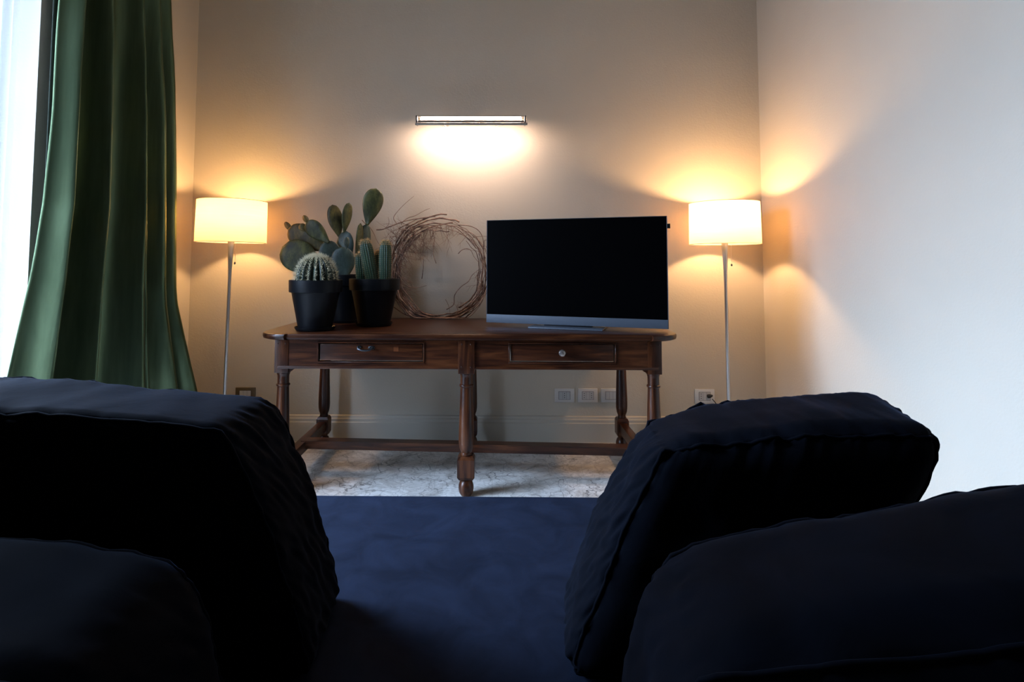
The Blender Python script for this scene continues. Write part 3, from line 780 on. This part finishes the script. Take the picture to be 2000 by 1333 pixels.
# ------------------------------------------------------------------ sofa
def hexmap(cs):
    # cs: 8 corners, index bits x=1,y=2,z=4
    cs = [Vector(c) for c in cs]
    def f(p):
        u, v, w_ = [(q+1)/2 for q in p]; r = Vector((0,0,0))
        for i in range(8):
            r += cs[i]*((u if i & 1 else 1-u)*(v if i & 2 else 1-v)*(w_ if i & 4 else 1-w_))
        return r
    return f
def cushion(name, cs, label, cat, n=40, rad=.07, puff=.16, seed=0, wr=.006, gather=0., group=None, m='velvet', pipe=True):
    cs = [Vector(c) for c in cs]; f = hexmap(cs)
    cen = sum(cs, Vector())/8
    dims = [(((cs[i|bit]-cs[i]).length)) for bit, i in ((1,0),(2,0),(4,0))]
    dims = [sum((cs[i|bit]-cs[i]).length for i in range(8) if not i & bit)/4 for bit in (1,2,4)]
    rr = [min(.95, 2*rad/d) for d in dims]
    base = Vector((cen.x, cen.y, min(c.z for c in cs)))
    t = thing(name, label, cat, base, group)
    def shape(p):
        q = []; e = []
        for k in range(3):
            lim = 1-rr[k]; c = max(-lim, min(lim, p[k])); q.append(c); e.append((p[k]-c)/rr[k])
        L = max(abs(v) for v in e); nn = math.sqrt(sum(v*v for v in e))
        s = L/nn if nn > 1e-9 else 0
        s = s**.9
        out = [q[k]+rr[k]*e[k]*s for k in range(3)]
        # puff the two big faces (y axis) and a little the others
        x, y, z = out
        y2 = y*(1+puff*(1-x*x)*(1-z*z)-.10*(1-(1-x*x*x*x)*(1-z**4)))
        z2 = z*(1+.05*(1-x*x)) if z > 0 else z*.985
        x2 = x*(1+.04*(1-z*z))
        return Vector((x2, y2, z2))
    def pos(p, disp=True):
        s = shape(p); w0 = f(s)
        if disp:
            d = (w0-cen).normalized()
            w0 += d*wr*(1.2*noise.noise(w0*5+Vector((seed,0,0)))+.8*noise.noise(Vector((w0.x*16+seed, w0.y*9, w0.z*16))))
            if gather:
                # gathers running off the seams (top edge of the near and far faces)
                near = math.exp(-((1-abs(p[2]))/.22)**1) * (1 if abs(p[1]) > .95 else .0)
                top = math.exp(-((1-abs(p[1]))/.5)) * (1 if abs(p[2]) > .95 else 0)
                g = noise.noise(Vector((p[0]*11+p[1]*1.5+seed, p[2]*1.2, 0)))+.5*noise.noise(Vector((p[0]*24+seed*2, p[2]*2, 4)))
                w0 += d*gather*g*(near+.7*top)
                side = (1 if abs(p[0]) > .95 else 0)
                w0 += d*gather*.8*side*noise.noise(Vector((p[2]*9+p[1]*5, p[1]*4, seed)))
        w0.z = max(w0.z, min(c.z for c in cs)+.003)
        return w0
    b = B(); cache = {}
    def vert(i, j, k):
        key = (i, j, k)
        if key not in cache: cache[key] = b.verts.new(pos((2*i/n-1, 2*j/n-1, 2*k/n-1))-base)
        return cache[key]
    for u in range(n):
        for v in range(n):
            for a in (0, n):
                fs = [(vert(a,u,v), vert(a,u+1,v), vert(a,u+1,v+1), vert(a,u,v+1)), (vert(u,a,v), vert(u+1,a,v), vert(u+1,a,v+1), vert(u,a,v+1)), (vert(u,v,a), vert(u+1,v,a), vert(u+1,v+1,a), vert(u,v+1,a))]
                for q in fs: b.faces.new(q)
    bmesh.ops.recalc_face_normals(b, faces=b.faces)
    mn = min(v.co.z for v in b.verts)
    obj('cushion_cover', b, M[m], t, smooth='all')
    if pipe:
        e = 1-.0
        for ys in (-1, 1):
            loop = []
            N = 48
            for i in range(4*N):
                s, tt = divmod(i, N); tt = 2*tt/N-1
                pq = [(tt, -1), (1, tt), (-tt, 1), (-1, -tt)][s]
                loop.append(pos((pq[0], ys, pq[1]))-base)
            b = B(); tube(b, loop, .0035, 6, closed=True); obj('piping', b, M[m], t, smooth='all')
    return t
def corners(near_bl, near_br, near_tl, near_tr, far_bl, far_br, far_tl, far_tr):
    # order bits: x, y, z
    return [near_bl, near_br, far_bl, far_br, near_tl, near_tr, far_tl, far_tr]
SZ = .42
sofa = thing('sofa', 'deep navy blue velvet sofa seat in front of the table', 'sofa', (-.05, 1.1, 0))
b = B(); SX0, SX1, SY0, SY1 = -1.45, .93, .36, 1.775
def soft_box(x0, x1, y0, y1, z0, z1, bev, org):
    b = B(); box(b, x0-org[0], x1-org[0], y0-org[1], y1-org[1], z0-org[2], z1-org[2], bev, 4); return b
obj('seat_cushion', soft_box(SX0, SX1, SY0, SY1, .20, SZ, .012, sofa.location), M['velvet_seat'], sofa, smooth='all')
obj('plinth', soft_box(SX0+.03, SX1-.03, SY0+.03, SY1-.03, .05, .205, .01, sofa.location), M['velvet'], sofa, smooth=True)
for sx in (SX0+.15, SX1-.15):
    for sy in (SY0+.12, SY1-.12):
        b = B(); lathe(b, [(.02,0), (.025,.055)], 16, (sx-sofa.location.x, sy-sofa.location.y, 0)); obj('foot', b, M['black'], sofa, smooth=True)
# loose cushions
cg = 'loose back cushions on the sofa'
cushion('back_cushion', corners(
    (-1.20, 1.00, SZ), (-.300, .98, SZ), (-1.22, .86, .905), (-.405, .86, .876),
    (-1.20, 1.28, SZ), (-.315, 1.26, SZ), (-1.22, 1.12, .912), (-.405, 1.10, .872)),
    'navy velvet back cushion upright in front of the curtain, at the left', 'cushion', n=72, rad=.030, puff=.07, seed=1, wr=.005, gather=.007, group=cg)
cushion('back_cushion', corners(
    (.115, .985, SZ), (.50, .90, SZ+.005), (.258, .90, .842), (.690, .84, .880),
    (.135, 1.24, SZ), (.52, 1.16, SZ+.005), (.281, 1.13, .832), (.732, 1.10, .902)),
    'navy velvet back cushion standing tilted in front of the right lamp', 'cushion', n=72, rad=.055, puff=.10, seed=4, wr=.008, gather=.008, group=cg)
cushion('back_cushion', corners(
    (-1.10, .50, SZ), (-.36, .52, SZ), (-1.10, .50, .79), (-.40, .52, .74),
    (-1.10, .84, SZ), (-.34, .84, SZ), (-1.10, .78, .805), (-.38, .78, .75)),
    'low dark navy cushion nearest the camera at the bottom left', 'cushion', n=48, rad=.06, puff=.06, seed=9, wr=.006, gather=.004, group=cg)
cushion('back_cushion', corners(
    (.080, .50, SZ), (.92, .42, SZ), (.165, .50, .765), (.86, .42, .895),
    (.130, .80, SZ), (.92, .76, SZ), (.215, .78, .778), (.86, .74, .912)),
    'large dark navy cushion nearest the camera at the bottom right', 'cushion', n=48, rad=.085, puff=.04, seed=12, wr=.008, gather=.005, group=cg)
